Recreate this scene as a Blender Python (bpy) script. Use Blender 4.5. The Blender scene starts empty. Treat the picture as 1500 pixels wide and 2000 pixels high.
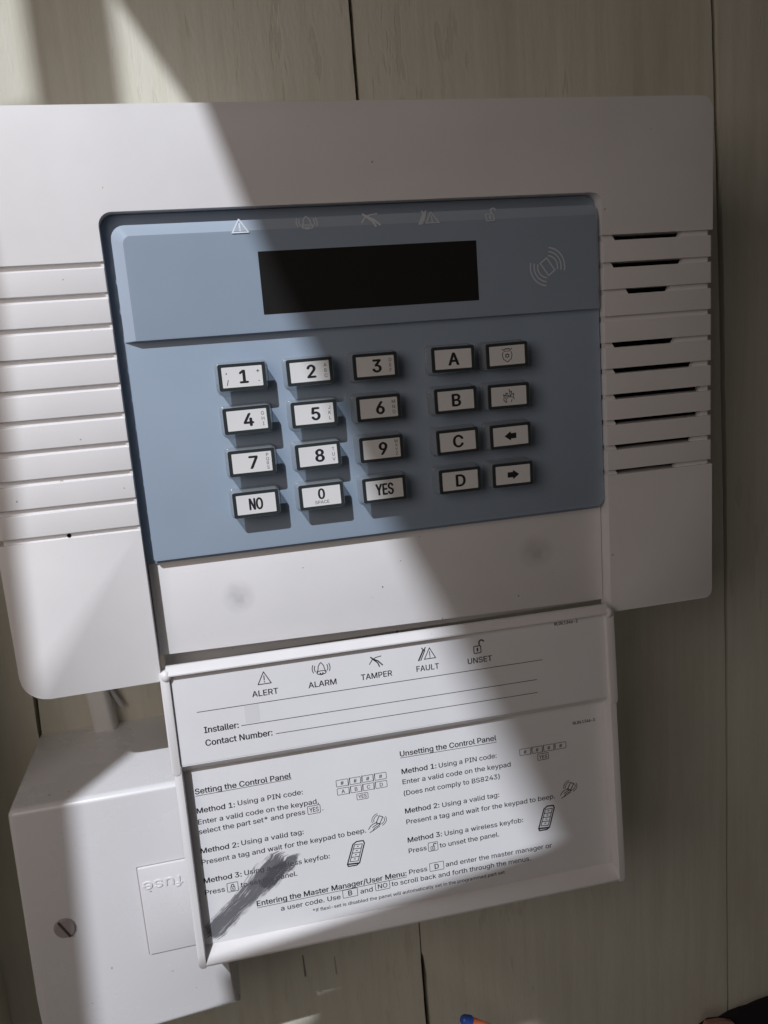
import bpy, bmesh, math, random
import numpy as np
from mathutils import Vector, Matrix
from mathutils.geometry import delaunay_2d_cdt

# ------------------------------------------------------------------ camera, light, exposure
S = 0.001                                   # everything below is measured in millimetres
SC = bpy.context.scene
COL = SC.collection
rnd = random.Random(7)

cam_d = bpy.data.cameras.new('camera')
cam = bpy.data.objects.new('camera', cam_d); COL.objects.link(cam); SC.camera = cam
cam_d.sensor_fit = 'HORIZONTAL'; cam_d.sensor_width = 36; cam_d.lens = 38.4
cam_d.clip_start = 0.005; cam_d.clip_end = 50
R = ((0.97205657, -0.22205733, -0.07613522), (-0.11678331, -0.17609797, -0.97742067), (0.20363617, 0.95899950, -0.19710978))
M = Matrix.Identity(4)
for i in range(3):
    M[i][0] = R[0][i]; M[i][1] = -R[1][i]; M[i][2] = -R[2][i]
M.translation = Vector((-64.8703, -296.2299, -33.1350)) * S
cam.matrix_world = M

world = bpy.data.worlds.new('World'); SC.world = world; world.use_nodes = True
bg = world.node_tree.nodes['Background']
bg.inputs[0].default_value = (1.0, 0.88, 0.80, 1); bg.inputs[1].default_value = 0.026

LIGHT_DIR = Vector((0.60, 1.0, -1.08)).normalized()      # the way the hard light travels
def aim(o, target):
    d = (Vector(target) - o.location).normalized()
    o.rotation_mode = 'QUATERNION'; o.rotation_quaternion = d.to_track_quat('-Z', 'Y')
LAMP = Vector((0, 0, -0.08)) - LIGHT_DIR * 6.0
l = bpy.data.lights.new('window_light', 'SPOT'); l.energy = 1430; l.color = (0.885, 0.925, 1.0)
l.spot_size = math.radians(14); l.spot_blend = 0.1; l.shadow_soft_size = 0.030
o = bpy.data.objects.new('window_light', l); COL.objects.link(o); o.location = LAMP; aim(o, (0, 0, -0.08))
l = bpy.data.lights.new('room_light', 'AREA'); l.shape = 'RECTANGLE'; l.size = 0.36; l.size_y = 0.36
l.energy = 1.04; l.color = (1.0, 0.87, 0.80)
o = bpy.data.objects.new('room_light', l); COL.objects.link(o); o.location = (-0.40, -0.46, 0.12); aim(o, (-0.05, 0, -0.05))

l = bpy.data.lights.new('low_fill', 'AREA'); l.shape = 'RECTANGLE'; l.size = 0.3; l.size_y = 0.3  # added fill lamp below, lifts the shaded wall under the flap
l.energy = 0.06; l.color = (1.0, 0.95, 0.90)
o = bpy.data.objects.new('low_fill', l); COL.objects.link(o); o.location = (-0.04, -0.22, -0.60); aim(o, (0, 0, -0.25))

SC.view_settings.view_transform = 'Standard'
SC.view_settings.look = 'None'
SC.view_settings.exposure = 0; SC.view_settings.gamma = 1

# ------------------------------------------------------------------ materials
def new_mat(name, base, rough=0.4, spec=0.5, coat=0.0):
    m = bpy.data.materials.new(name); m.use_nodes = True
    b = m.node_tree.nodes['Principled BSDF']
    b.inputs['Base Color'].default_value = (*base, 1); b.inputs['Roughness'].default_value = rough
    b.inputs['Specular IOR Level'].default_value = spec; b.inputs['Coat Weight'].default_value = coat
    return m
def nd(m, t, **kw):
    n = m.node_tree.nodes.new(t)
    for k, v in kw.items():
        if k in n.inputs: n.inputs[k].default_value = v
        else: setattr(n, k, v)
    return n
def lk(m, a, b): m.node_tree.links.new(a, b)
def ramp(m, src, stops):
    r = nd(m, 'ShaderNodeValToRGB'); e = r.color_ramp.elements
    while len(e) < len(stops): e.new(0.5)
    for q, (p, c) in zip(e, stops): q.position = p; q.color = (*c, 1) if len(c) == 3 else c
    lk(m, src, r.inputs[0]); return r
def mapped(m, scale):
    tc = nd(m, 'ShaderNodeTexCoord'); mp = nd(m, 'ShaderNodeMapping'); mp.inputs['Scale'].default_value = scale
    lk(m, tc.outputs['Object'], mp.inputs[0]); return mp.outputs[0]
def plastic(name, base, rough, bump=0.05, scale=1500, spec=0.5, coat=0.0, vary=0.04, specks=False):
    m = new_mat(name, base, rough, spec, coat); b = m.node_tree.nodes['Principled BSDF']
    v = mapped(m, (1, 1, 1))
    n = nd(m, 'ShaderNodeTexNoise', Scale=scale, Detail=2.0); lk(m, v, n.inputs['Vector'])
    bp = nd(m, 'ShaderNodeBump', Strength=bump, Distance=0.0002); lk(m, n.outputs[0], bp.inputs['Height']); lk(m, bp.outputs[0], b.inputs['Normal'])
    n2 = nd(m, 'ShaderNodeTexNoise', Scale=28.0, Detail=6.0, Roughness=0.6); lk(m, v, n2.inputs['Vector'])
    r = ramp(m, n2.outputs[0], [(0.3, tuple(c * (1 - vary) for c in base)), (0.65, base)])
    col = r.outputs[0]
    if specks:                                   # a few specks of grime
        n4 = nd(m, 'ShaderNodeTexNoise', Scale=420.0, Detail=1.0); lk(m, v, n4.inputs['Vector'])
        sp = ramp(m, n4.outputs[0], [(0.785, (1, 1, 1)), (0.82, (0.45, 0.43, 0.40))])
        mx = nd(m, 'ShaderNodeMix', data_type='RGBA', blend_type='MULTIPLY'); mx.inputs[0].default_value = 1.0
        lk(m, col, mx.inputs[6]); lk(m, sp.outputs[0], mx.inputs[7]); col = mx.outputs[2]
    lk(m, col, b.inputs['Base Color'])
    r2 = ramp(m, n2.outputs[0], [(0.3, (rough * 0.85,) * 3), (0.7, (min(1, rough * 1.2),) * 3)])
    lk(m, r2.outputs[0], b.inputs['Roughness'])
    return m
WHITE = plastic('white_plastic', (0.79, 0.775, 0.775), 0.38, bump=0.08, vary=0.05, specks=True)
BOXW = plastic('spur_plastic', (0.76, 0.755, 0.77), 0.27, bump=0.03, vary=0.015, specks=True)
FASCIA = plastic('blue_grey_plastic', (0.305, 0.38, 0.475), 0.40, bump=0.03)
LENSM = plastic('gloss_blue_plastic', (0.305, 0.375, 0.465), 0.16, bump=0.01, spec=0.5)
EDGEM = plastic('rim_highlight_blue', (0.40, 0.47, 0.56), 0.14, bump=0.01)  # lens blue made lighter, a painted highlight for the chamfer
TRAY = plastic('dark_blue_plastic', (0.27, 0.33, 0.41), 0.4)
PAPER = plastic('label_film', (0.80, 0.80, 0.82), 0.42, bump=0.02)
INSERT = plastic('key_insert_white', (0.78, 0.78, 0.78), 0.4, bump=0.01)
FRAME = new_mat('dark_key_frame', (0.035, 0.042, 0.045), 0.2, 0.6)
INK = new_mat('black_ink', (0.018, 0.018, 0.02), 0.55, 0.3)
GREYINK = new_mat('pale_ink', (0.66, 0.69, 0.73), 0.5, 0.3)
FAINT = new_mat('faint_ink', (0.58, 0.63, 0.69), 0.5, 0.3)
LCD = new_mat('black_display', (0.019, 0.018, 0.0175), 0.3, 0.35)
DARK = new_mat('dark_void', (0.006, 0.004, 0.004), 0.9, 0.1)
RUST = new_mat('dull_screw', (0.36, 0.325, 0.325), 0.5, 0.5)
CABLE = plastic('grey_cable', (0.50, 0.49, 0.48), 0.5)
TRUNK = plastic('old_white_trunking', (0.80, 0.79, 0.76), 0.45)
ORANGE = plastic('orange_plastic', (0.85, 0.22, 0.08), 0.4)
BLUE = plastic('blue_plastic', (0.03, 0.08, 0.32), 0.35)
CLOTH = plastic('dark_cloth', (0.014, 0.010, 0.014), 0.95, bump=0.8, scale=900)
PINK = plastic('pink_tan', (0.45, 0.25, 0.20), 0.6)

def paint_wood():
    m = new_mat('cream_painted_wood', (0.62, 0.60, 0.51), 0.55, 0.35); b = m.node_tree.nodes['Principled BSDF']
    def noise(sz, scale, detail, rough, dist=0.0):
        n = nd(m, 'ShaderNodeTexNoise', Scale=scale, Detail=detail, Roughness=rough, Distortion=dist); lk(m, mapped(m, (1, 1, sz)), n.inputs['Vector']); return n.outputs[0]
    broad = noise(0.3, 18.0, 6.0, 0.65); streak = noise(0.045, 210.0, 4.0, 0.6, 0.4); fine = noise(0.3, 900.0, 3.0, 0.6)
    patch = noise(0.5, 9.0, 2.0, 0.5); pit = noise(0.22, 170.0, 3.0, 0.55)
    r = ramp(m, broad, [(0.25, (0.62, 0.59, 0.49)), (0.5, (0.71, 0.69, 0.59)), (0.78, (0.75, 0.735, 0.65))])
    st = ramp(m, streak, [(0.32, (0.94, 0.93, 0.91)), (0.55, (1, 1, 1)), (0.8, (1.05, 1.05, 1.05))])
    mx = nd(m, 'ShaderNodeMix', data_type='RGBA', blend_type='MULTIPLY'); mx.inputs[0].default_value = 1.0
    lk(m, r.outputs[0], mx.inputs[6]); lk(m, st.outputs[0], mx.inputs[7])
    th = nd(m, 'ShaderNodeMath', operation='MULTIPLY_ADD'); lk(m, patch, th.inputs[0]); th.inputs[1].default_value = 0.55; lk(m, pit, th.inputs[2])
    chip = ramp(m, th.outputs[0], [(0.93, (0, 0, 0)), (1.03, (1, 1, 1))])
    m2 = nd(m, 'ShaderNodeMix', data_type='RGBA'); lk(m, chip.outputs[0], m2.inputs[0]); lk(m, mx.outputs[2], m2.inputs[6]); m2.inputs[7].default_value = (0.645, 0.62, 0.52, 1)
    lk(m, m2.outputs[2], b.inputs['Base Color'])
    def ma(a, k, c):
        q = nd(m, 'ShaderNodeMath', operation='MULTIPLY_ADD'); lk(m, a, q.inputs[0]); q.inputs[1].default_value = k
        if c is None: q.inputs[2].default_value = 0
        else: lk(m, c, q.inputs[2])
        return q.outputs[0]
    h = ma(fine, 0.22, ma(chip.outputs[0], -0.30, ma(pit, 0.55, ma(streak, 0.40, None))))
    bp = nd(m, 'ShaderNodeBump', Strength=0.4, Distance=0.0010); lk(m, h, bp.inputs['Height']); lk(m, bp.outputs[0], b.inputs['Normal'])
    return m
WOOD = paint_wood()

def clear_mat(name, base, alpha):
    m = new_mat(name, base, 0.1, 0.7); nt = m.node_tree; b = nt.nodes['Principled BSDF']
    tr = nd(m, 'ShaderNodeBsdfTransparent'); tr.inputs[0].default_value = (0.92, 0.95, 0.97, 1); mx = nd(m, 'ShaderNodeMixShader')
    lw = nd(m, 'ShaderNodeLayerWeight', Blend=0.35); mr = nd(m, 'ShaderNodeMapRange'); lk(m, lw.outputs['Facing'], mr.inputs[0])
    mr.inputs[3].default_value = alpha; mr.inputs[4].default_value = min(1, alpha + .3)
    lk(m, mr.outputs[0], mx.inputs[0]); lk(m, tr.outputs[0], mx.inputs[1]); lk(m, b.outputs[0], mx.inputs[2]); lk(m, mx.outputs[0], nt.nodes['Material Output'].inputs[0])
    return m
CAPM = clear_mat('clear_key_plastic', (0.50, 0.53, 0.56), 0.24)
def smear_mat():
    m = bpy.data.materials.new('grey_smear'); m.use_nodes = True; nt = m.node_tree
    b = nt.nodes['Principled BSDF']; out = nt.nodes['Material Output']
    b.inputs['Base Color'].default_value = (0.10, 0.10, 0.115, 1); b.inputs['Roughness'].default_value = 0.6
    uv = nd(m, 'ShaderNodeTexCoord'); mp = nd(m, 'ShaderNodeMapping'); mp.inputs['Scale'].default_value = (2.2, 11.0, 1)
    lk(m, uv.outputs['UV'], mp.inputs[0])
    n = nd(m, 'ShaderNodeTexNoise', Scale=1.6, Detail=7.0, Roughness=0.68); lk(m, mp.outputs[0], n.inputs['Vector'])
    sp = nd(m, 'ShaderNodeSeparateXYZ'); lk(m, uv.outputs['UV'], sp.inputs[0])
    def f(op, a, bb=None, c=None):
        q = nd(m, 'ShaderNodeMath', operation=op)
        for i, x in enumerate((a, bb, c)):
            if x is None: continue
            if isinstance(x, (int, float)): q.inputs[i].default_value = x
            else: lk(m, x, q.inputs[i])
        return q.outputs[0]
    va = f('ABSOLUTE', f('MULTIPLY_ADD', sp.outputs[1], 2.0, -1.0))         # 0 in the middle, 1 at the sides
    edge = f('SUBTRACT', 1.0, f('POWER', va, 3.0))
    ends = f('MULTIPLY', f('MINIMUM', f('MULTIPLY', sp.outputs[0], 14.0), 1.0), f('MINIMUM', f('MULTIPLY', f('SUBTRACT', 1.0, sp.outputs[0]), 7.0), 1.0))
    n3 = nd(m, 'ShaderNodeTexNoise', Scale=9.0, Detail=5.0, Roughness=0.75); lk(m, uv.outputs['UV'], n3.inputs['Vector'])
    body = f('MULTIPLY_ADD', n.outputs[0], 3.0, f('MULTIPLY_ADD', n3.outputs[0], 1.5, -1.85))      # streaks along the rub, broken up by blots
    rim = f('MULTIPLY_ADD', f('POWER', va, 2.0), -1.25, f('MULTIPLY_ADD', ends, 0.9, -0.55))
    a = f('MULTIPLY', f('ADD', body, rim), 1.35)
    cl = nd(m, 'ShaderNodeClamp'); lk(m, a, cl.inputs[0]); cl.inputs['Max'].default_value = 0.68
    tr = nd(m, 'ShaderNodeBsdfTransparent'); mx = nd(m, 'ShaderNodeMixShader')
    lk(m, cl.outputs[0], mx.inputs[0]); lk(m, tr.outputs[0], mx.inputs[1]); lk(m, b.outputs[0], mx.inputs[2]); lk(m, mx.outputs[0], out.inputs[0])
    return m
SMEAR = smear_mat()
def veil_mat(name, col, alpha):
    m = bpy.data.materials.new(name); m.use_nodes = True; nt = m.node_tree
    b = nt.nodes['Principled BSDF']; b.inputs['Base Color'].default_value = (*col, 1); b.inputs['Roughness'].default_value = 0.35
    tr = nd(m, 'ShaderNodeBsdfTransparent'); mx = nd(m, 'ShaderNodeMixShader')
    # a soft round mark: fades with distance from the centre of its own UV square
    uv = nd(m, 'ShaderNodeTexCoord'); vm = nd(m, 'ShaderNodeVectorMath', operation='DISTANCE'); lk(m, uv.outputs['UV'], vm.inputs[0]); vm.inputs[1].default_value = (0.5, 0.5, 0)
    n = nd(m, 'ShaderNodeTexNoise', Scale=4.0, Detail=4.0); lk(m, uv.outputs['UV'], n.inputs['Vector'])
    mr = nd(m, 'ShaderNodeMapRange'); lk(m, vm.outputs['Value'], mr.inputs[0]); mr.inputs[1].default_value = 0.48; mr.inputs[2].default_value = 0.08
    mr.inputs[3].default_value = 0; mr.inputs[4].default_value = alpha
    mu = nd(m, 'ShaderNodeMath', operation='MULTIPLY'); lk(m, mr.outputs[0], mu.inputs[0]); lk(m, n.outputs[0], mu.inputs[1])
    lk(m, mu.outputs[0], mx.inputs[0]); lk(m, tr.outputs[0], mx.inputs[1]); lk(m, b.outputs[0], mx.inputs[2]); lk(m, mx.outputs[0], nt.nodes['Material Output'].inputs[0])
    return m
MARK = veil_mat('finger_mark', (0.25, 0.24, 0.24), 0.32)
TAPE = new_mat('clear_tape', (0.72, 0.72, 0.735), 0.25, 0.5)

# ------------------------------------------------------------------ mesh helpers (millimetres in)
def link(name, me, mats, parent=None, smooth=None):
    o = bpy.data.objects.new(name, me); COL.objects.link(o)
    for m in (mats if isinstance(mats, (list, tuple)) else [mats]): me.materials.append(m)
    if parent is not None: o.parent = parent
    if smooth is not None and hasattr(me, 'shade_smooth') or smooth:
        for p in me.polygons: p.use_smooth = True
        try: me.set_sharp_from_angle(angle=math.radians(smooth or 40))
        except Exception: pass
    return o
def obj(name, bm, mats, parent=None, xf=None, smooth=40):
    if xf is not None: bmesh.ops.transform(bm, matrix=xf, verts=bm.verts)
    bmesh.ops.recalc_face_normals(bm, faces=bm.faces)
    bmesh.ops.scale(bm, vec=(S, S, S), verts=bm.verts)
    me = bpy.data.meshes.new(name); bm.to_mesh(me); bm.free()
    return link(name, me, mats, parent, smooth)
def rrect(x0, x1, z0, z1, r, n=5):
    """rounded rectangle outline in (x, z), counter-clockwise from the lower left; r is one radius or (bl, br, tr, tl)"""
    if not isinstance(r, (tuple, list)): r = (r,) * 4
    pts = []
    for (cx, cz, a0), q in zip(((x0, z0, 180), (x1, z0, 270), (x1, z1, 0), (x0, z1, 90)), r):
        sx = 1 if cx == x0 else -1; sz = 1 if cz == z0 else -1
        if q <= 0: pts.append((cx, cz)); continue
        for i in range(n + 1):
            a = math.radians(a0 + 90 * i / n)
            pts.append((cx + sx * q + q * math.cos(a), cz + sz * q + q * math.sin(a)))
    return pts
def slab(pts, y0, y1, bev=0.0, seg=3, test=None, bm=None, mat=0):
    """outline (x, z) pulled from the front face y0 back to y1, the front edges (or those that pass test) rounded"""
    bm2 = bmesh.new()
    fr = [bm2.verts.new((x, y0, z)) for x, z in pts]
    bk = [bm2.verts.new((x, y1, z)) for x, z in pts]
    f = bm2.faces.new(fr); bm2.faces.new(bk[::-1])
    n = len(pts)
    for i in range(n): bm2.faces.new((fr[i], bk[i], bk[(i + 1) % n], fr[(i + 1) % n]))
    if bev:
        groups = bev if isinstance(bev, list) else [(bev, test)]
        for off, t in groups:
            es = [e for e in bm2.edges if all(abs(v.co.y - y0) < 1e-6 for v in e.verts) and (t is None or t((e.verts[0].co + e.verts[1].co) / 2))]
            bmesh.ops.bevel(bm2, geom=es, offset=off, segments=seg, profile=0.5, affect='EDGES', clamp_overlap=True)
    for f in bm2.faces: f.material_index = mat
    return merge(bm, bm2)
def merge(bm, bm2):
    if bm is None: return bm2
    me = bpy.data.meshes.new('tmp'); bm2.to_mesh(me); bm2.free(); bm.from_mesh(me); bpy.data.meshes.remove(me)
    return bm
def box(x0, x1, y0, y1, z0, z1, bev=0.0, seg=2, bm=None, mat=0):
    b = bmesh.new(); bmesh.ops.create_cube(b, size=1)
    for v in b.verts: v.co = Vector((x0 if v.co.x < 0 else x1, y0 if v.co.y < 0 else y1, z0 if v.co.z < 0 else z1))
    if bev: bmesh.ops.bevel(b, geom=b.edges[:], offset=bev, segments=seg, profile=0.5, affect='EDGES')
    for f in b.faces: f.material_index = mat
    return merge(bm, b)
def loft(l0, y0, l1, y1, bm=None, cap=True, mat=0):
    b = bmesh.new()
    a = [b.verts.new((x, y0, z)) for x, z in l0]; c = [b.verts.new((x, y1, z)) for x, z in l1]
    n = len(a)
    for i in range(n): b.faces.new((a[i], a[(i + 1) % n], c[(i + 1) % n], c[i]))
    if cap: b.faces.new(a); b.faces.new(c)
    for f in b.faces: f.material_index = mat
    return merge(bm, b)
def loops(ls, bm=None, mat=0, capfirst=True):
    b = bmesh.new(); rows = [[b.verts.new((x, y, z)) for x, z in l] for l, y in ls]
    for r0, r1 in zip(rows, rows[1:]):
        n = len(r0)
        for i in range(n): b.faces.new((r0[i], r0[(i + 1) % n], r1[(i + 1) % n], r1[i]))
    if capfirst: b.faces.new(rows[0])
    b.faces.new(rows[-1])
    for f in b.faces: f.material_index = mat
    return merge(bm, b)
def profile_x(prof, x0, x1, bm=None, mat=0):
    """outline in (y, z) drawn along x"""
    b = bmesh.new()
    a = [b.verts.new((x0, y, z)) for y, z in prof]; c = [b.verts.new((x1, y, z)) for y, z in prof]
    n = len(a)
    for i in range(n): b.faces.new((a[i], a[(i + 1) % n], c[(i + 1) % n], c[i]))
    b.faces.new(a); b.faces.new(c[::-1])
    for f in b.faces: f.material_index = mat
    return merge(bm, b)
def tube(pts, r, n=10, bm=None, mat=0):
    b = bmesh.new(); rows = []
    for i, p in enumerate(pts):
        p = Vector(p); d = (Vector(pts[min(i + 1, len(pts) - 1)]) - Vector(pts[max(i - 1, 0)])).normalized()
        u = d.cross(Vector((0, 1, 0.01))).normalized(); w = d.cross(u)
        rr = r[i] if isinstance(r, (list, tuple)) else r
        rows.append([b.verts.new(p + (u * math.cos(2 * math.pi * k / n) + w * math.sin(2 * math.pi * k / n)) * rr) for k in range(n)])
    for r0, r1 in zip(rows, rows[1:]):
        for k in range(n): b.faces.new((r0[k], r0[(k + 1) % n], r1[(k + 1) % n], r1[k]))
    b.faces.new(rows[0]); b.faces.new(rows[-1])
    for f in b.faces: f.material_index = mat
    return merge(bm, b)

# --- flat print: ribbons and lettering in a plane (u right, v up), laid at depth y
class Print:
    def __init__(s): s.v = []; s.f = []; s.texts = []
    def line(s, pts, w=0.3, closed=False):
        pts = [Vector(p) for p in pts]
        if closed: pts = pts + [pts[0]]
        for a, b in zip(pts, pts[1:]):
            d = b - a
            if d.length < 1e-6: continue
            d.normalize(); n = Vector((-d.y, d.x)) * w / 2; e = d * w * 0.35
            k = len(s.v); h = 0.004 * (len(s.f) % 7 + 1); s.v += [Vector((q.x, q.y, h)) for q in (a - e + n, a - e - n, b + e - n, b + e + n)]; s.f.append((k, k + 1, k + 2, k + 3))
        return s
    def fill(s, pts):
        k = len(s.v); s.v += [Vector((p[0], p[1], 0)) for p in pts]; s.f.append(tuple(range(k, k + len(pts)))); return s
    def rect(s, x0, x1, z0, z1, w=0.25, r=0.0):
        return s.line(rrect(x0, x1, z0, z1, r, 3) if r else [(x0, z0), (x1, z0), (x1, z1), (x0, z1)], w, True)
    def arc(s, cx, cz, r, a0, a1, w=0.3, n=10, rz=None):
        return s.line([(cx + r * math.cos(math.radians(a0 + (a1 - a0) * i / n)), cz + (rz or r) * math.sin(math.radians(a0 + (a1 - a0) * i / n))) for i in range(n + 1)], w)
    def text(s, body, x0, z, cap, x1=None, bold=0.0, align='L', dz=0.0):
        s.texts.append((body, x0, z, cap, x1, bold, align, dz)); return s
PRINTS = []
try: FONT = bpy.data.fonts.load(bpy.utils.system_resource('DATAFILES') + '/fonts/Inter.woff2')     # the sans that comes with Blender
except Exception: FONT = None
def lay(name, pr, mat, parent, xf, label=None):
    PRINTS.append((name, pr, mat, parent, xf, label))
CAP = 0.729
def fill_outline(pts, edges):
    """triangles of the lettering inside its outlines (overlapping strokes of one letter count once)"""
    nxt = {}
    for a, b in edges: nxt.setdefault(a, []).append(b); nxt.setdefault(b, []).append(a)
    seen = set(); E = []                       # walk each outline in vertex order
    for a in sorted(nxt):
        if a in seen: continue
        loop = [a]; seen.add(a); cur = a; 
        nb = a + 1 if a + 1 in nxt[a] else nxt[a][0]
        while nb is not None and nb not in seen:
            loop.append(nb); seen.add(nb); cur = nb
            nb = next((q for q in nxt[cur] if q not in seen), None)
        E += list(zip(loop, loop[1:] + loop[:1]))
    vs, es, fs, *_ = delaunay_2d_cdt(pts, E, [], 0, 1e-6, False)
    P = np.array([(p.x, p.y) for p in pts]); e = np.array(E); A = P[e[:, 0]]; Bq = P[e[:, 1]]
    V2 = np.array([(p[0], p[1]) for p in vs]); tri = np.array([f for f in fs if len(f) == 3]); c = V2[tri].mean(1)
    up = (A[None, :, 1] <= c[:, None, 1]) & (Bq[None, :, 1] > c[:, None, 1]); dn = (A[None, :, 1] > c[:, None, 1]) & (Bq[None, :, 1] <= c[:, None, 1])
    side = (Bq[None, :, 0] - A[None, :, 0]) * (c[:, None, 1] - A[None, :, 1]) - (c[:, None, 0] - A[None, :, 0]) * (Bq[None, :, 1] - A[None, :, 1])
    wn = (up & (side > 0)).sum(1) - (dn & (side < 0)).sum(1)
    return [Vector(p) for p in V2], [tuple(int(i) for i in t) for t, w in zip(tri, wn) if w != 0]
def flush_prints():
    jobs = {}
    Print.H = Print(); Print.H.text('H', 0, 0, 1); PRINTS.insert(0, ('H', Print.H, INK, None, Matrix(), None))
    for _, pr, *_r in PRINTS:
        for t in pr.texts:
            key = t[0]
            if key in jobs: continue
            c = bpy.data.curves.new('lettering', 'FONT'); c.body = t[0]; c.resolution_u = 3; c.fill_mode = 'NONE'
            if FONT: c.font = FONT
            o = bpy.data.objects.new('lettering', c); COL.objects.link(o); jobs[key] = o
    dg = bpy.context.evaluated_depsgraph_get(); geo = {}
    for k, o in jobs.items():
        me = bpy.data.meshes.new_from_object(o.evaluated_get(dg))
        geo[k] = fill_outline([Vector((v.co.x, v.co.y)) for v in me.vertices], [tuple(e.vertices) for e in me.edges])
        c = o.data; bpy.data.objects.remove(o); bpy.data.curves.remove(c); bpy.data.meshes.remove(me)
    CAP = max(p.y for p in geo['H'][0]); PRINTS.pop(0)
    for name, pr, mat, parent, xf, label in PRINTS:
        V = list(pr.v); F = list(pr.f)
        for body, x0, z, cap, x1, bold, align, dz in pr.texts:
            gv, gf = geo[body]
            if not gv: continue
            a = min(p.x for p in gv); b = max(p.x for p in gv); sc = cap / CAP
            sx = (x1 - x0) / (b - a) if x1 is not None else sc
            ox = x0 - a * sx
            if x1 is None and align == 'C': ox = x0 - (a + b) / 2 * sx
            B_ = (bold or (0.013 if 1.3 < cap < 2.2 else 0)) * cap * 1.6            # heavier strokes: the same outline again, a hair to each side and a hair deeper
            for j, (dx, dy) in enumerate(((0, 0), (-B_, 0), (B_, 0), (0, -B_ * .6), (0, B_ * .6)) if B_ else ((0, 0),)):
                k = len(V)
                for p in gv:
                    x = ox + p.x * sx
                    V.append(Vector((x + dx, z + p.y * sc + dy + (dz * (x - x0) / (x1 - x0) if x1 is not None else 0), j * 0.004)))
                F += [tuple(i + k for i in f) for f in gf]
        me = bpy.data.meshes.new(name)
        me.from_pydata([(xf @ Vector((p.x, p.z, p.y))) * S for p in V], [], F); me.update()
        o = link(name, me, mat, parent)
        if label: o['label'] = label
def at(y=0.0, x=0.0, z=0.0): return Matrix.Translation((x, y, z))

# icons, drawn around a centre (cx, cz) with overall height h
def ic_alert(p, cx, cz, h, w):
    k = h / 2; p.line([(cx - k * 1.05, cz - k), (cx + k * 1.05, cz - k), (cx, cz + k)], w, True)
    p.line([(cx, cz + k * 0.35), (cx, cz - k * 0.35)], w * 1.1); p.line([(cx, cz - k * 0.62), (cx, cz - k * 0.7)], w * 1.2)
def ic_bell(p, cx, cz, h, w):
    k = h / 2
    p.line([(cx - k * .75, cz - k * .5), (cx - k * .5, cz - k * .1), (cx - k * .45, cz + k * .4), (cx - k * .2, cz + k * .8), (cx, cz + k), (cx + k * .2, cz + k * .8), (cx + k * .45, cz + k * .4), (cx + k * .5, cz - k * .1), (cx + k * .75, cz - k * .5)], w)
    p.arc(cx, cz - k * .62, k * .72, 0, 360, w, 14, k * .3); p.arc(cx, cz - k * .7, k * .22, 180, 360, w * 1.6, 5)
    for s in (0, 180):
        p.arc(cx, cz + k * .1, k * 1.05, s - 26, s + 26, w, 6); p.arc(cx, cz + k * .1, k * 1.4, s - 26, s + 26, w, 6)
def ic_tamper(p, cx, cz, h, w):
    k = h / 2
    p.line([(cx - k * 1.1, cz - k * .35), (cx - k * .5, cz + k * .45), (cx + k * .2, cz + k * .8), (cx + k * 1.2, cz + k * .95)], w)
    p.line([(cx - k * .75, cz + k * .95), (cx - k * .1, cz + k * .3), (cx + k * .5, cz - k * .3), (cx + k * .75, cz - k)], w * 1.5)
    p.line([(cx - k * .75, cz + k * .95), (cx - k * .25, cz + k * .55), (cx + k * .6, cz + k * .05), (cx + k * 1.35, cz - k * .8)], w * 1.5)
    p.fill([(cx - k * .8, cz + k), (cx - k * .2, cz + k * .2), (cx + k * .1, cz + k * .35)])
def ic_fault(p, cx, cz, h, w):
    k = h / 2; x = cx + k * .35
    p.line([(x - k * .8, cz - k * .9), (x + k * 1.05, cz - k * .9), (x + k * .15, cz + k * .85)], w, True)
    p.line([(x + k * .13, cz + k * .25), (x + k * .13, cz - k * .4)], w); p.line([(x + k * .13, cz - k * .62), (x + k * .13, cz - k * .7)], w * 1.2)
    p.line([(cx - k * 1.4, cz - k), (cx - k * .55, cz + k * .6)], w * 1.8); p.line([(cx - k * 1.05, cz - k), (cx - k * .25, cz + k * .6)], w * 1.2)
    p.line([(cx - k * .75, cz + k), (cx - k * .5, cz + k * .55), (cx - k * .15, cz + k)], w * 1.3)
def ic_lock(p, cx, cz, h, w, opened=True):
    k = h / 2
    p.rect(cx - k * .62, cx + k * .5, cz - k, cz + k * .1, w, k * .15)
    if opened:
        p.line([(cx + k * .28, cz + k * .1), (cx + k * .28, cz + k * .55)], w * 1.5); p.arc(cx + k * .65, cz + k * .58, k * .38, 180, 20, w * 1.5, 7)
    else:
        p.line([(cx - k * .4, cz + k * .1), (cx - k * .4, cz + k * .5)], w * 1.3); p.line([(cx + k * .3, cz + k * .1), (cx + k * .3, cz + k * .5)], w * 1.3); p.arc(cx - k * .05, cz + k * .5, k * .35, 180, 0, w * 1.3, 7)
    p.line([(cx - k * .05, cz - k * .25), (cx - k * .05, cz - k * .65)], w * 1.6)
def ic_tag(p, cx, cz, h, w):
    a = math.radians(35); ca, sa = math.cos(a), math.sin(a); k = h / 2
    q = lambda x, z: (cx + (x * ca - z * sa) * k, cz + (x * sa + z * ca) * k)
    p.line([q(-.22, -.38), q(.22, -.38), q(.22, .38), q(-.22, .38)], w, True)
    for r in (.55, .75, .95):
        for s in (180, 0):
            p.line([q(r * math.cos(math.radians(s + t)), r * math.sin(math.radians(s + t))) for t in range(-48, 49, 12)], w)
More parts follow.
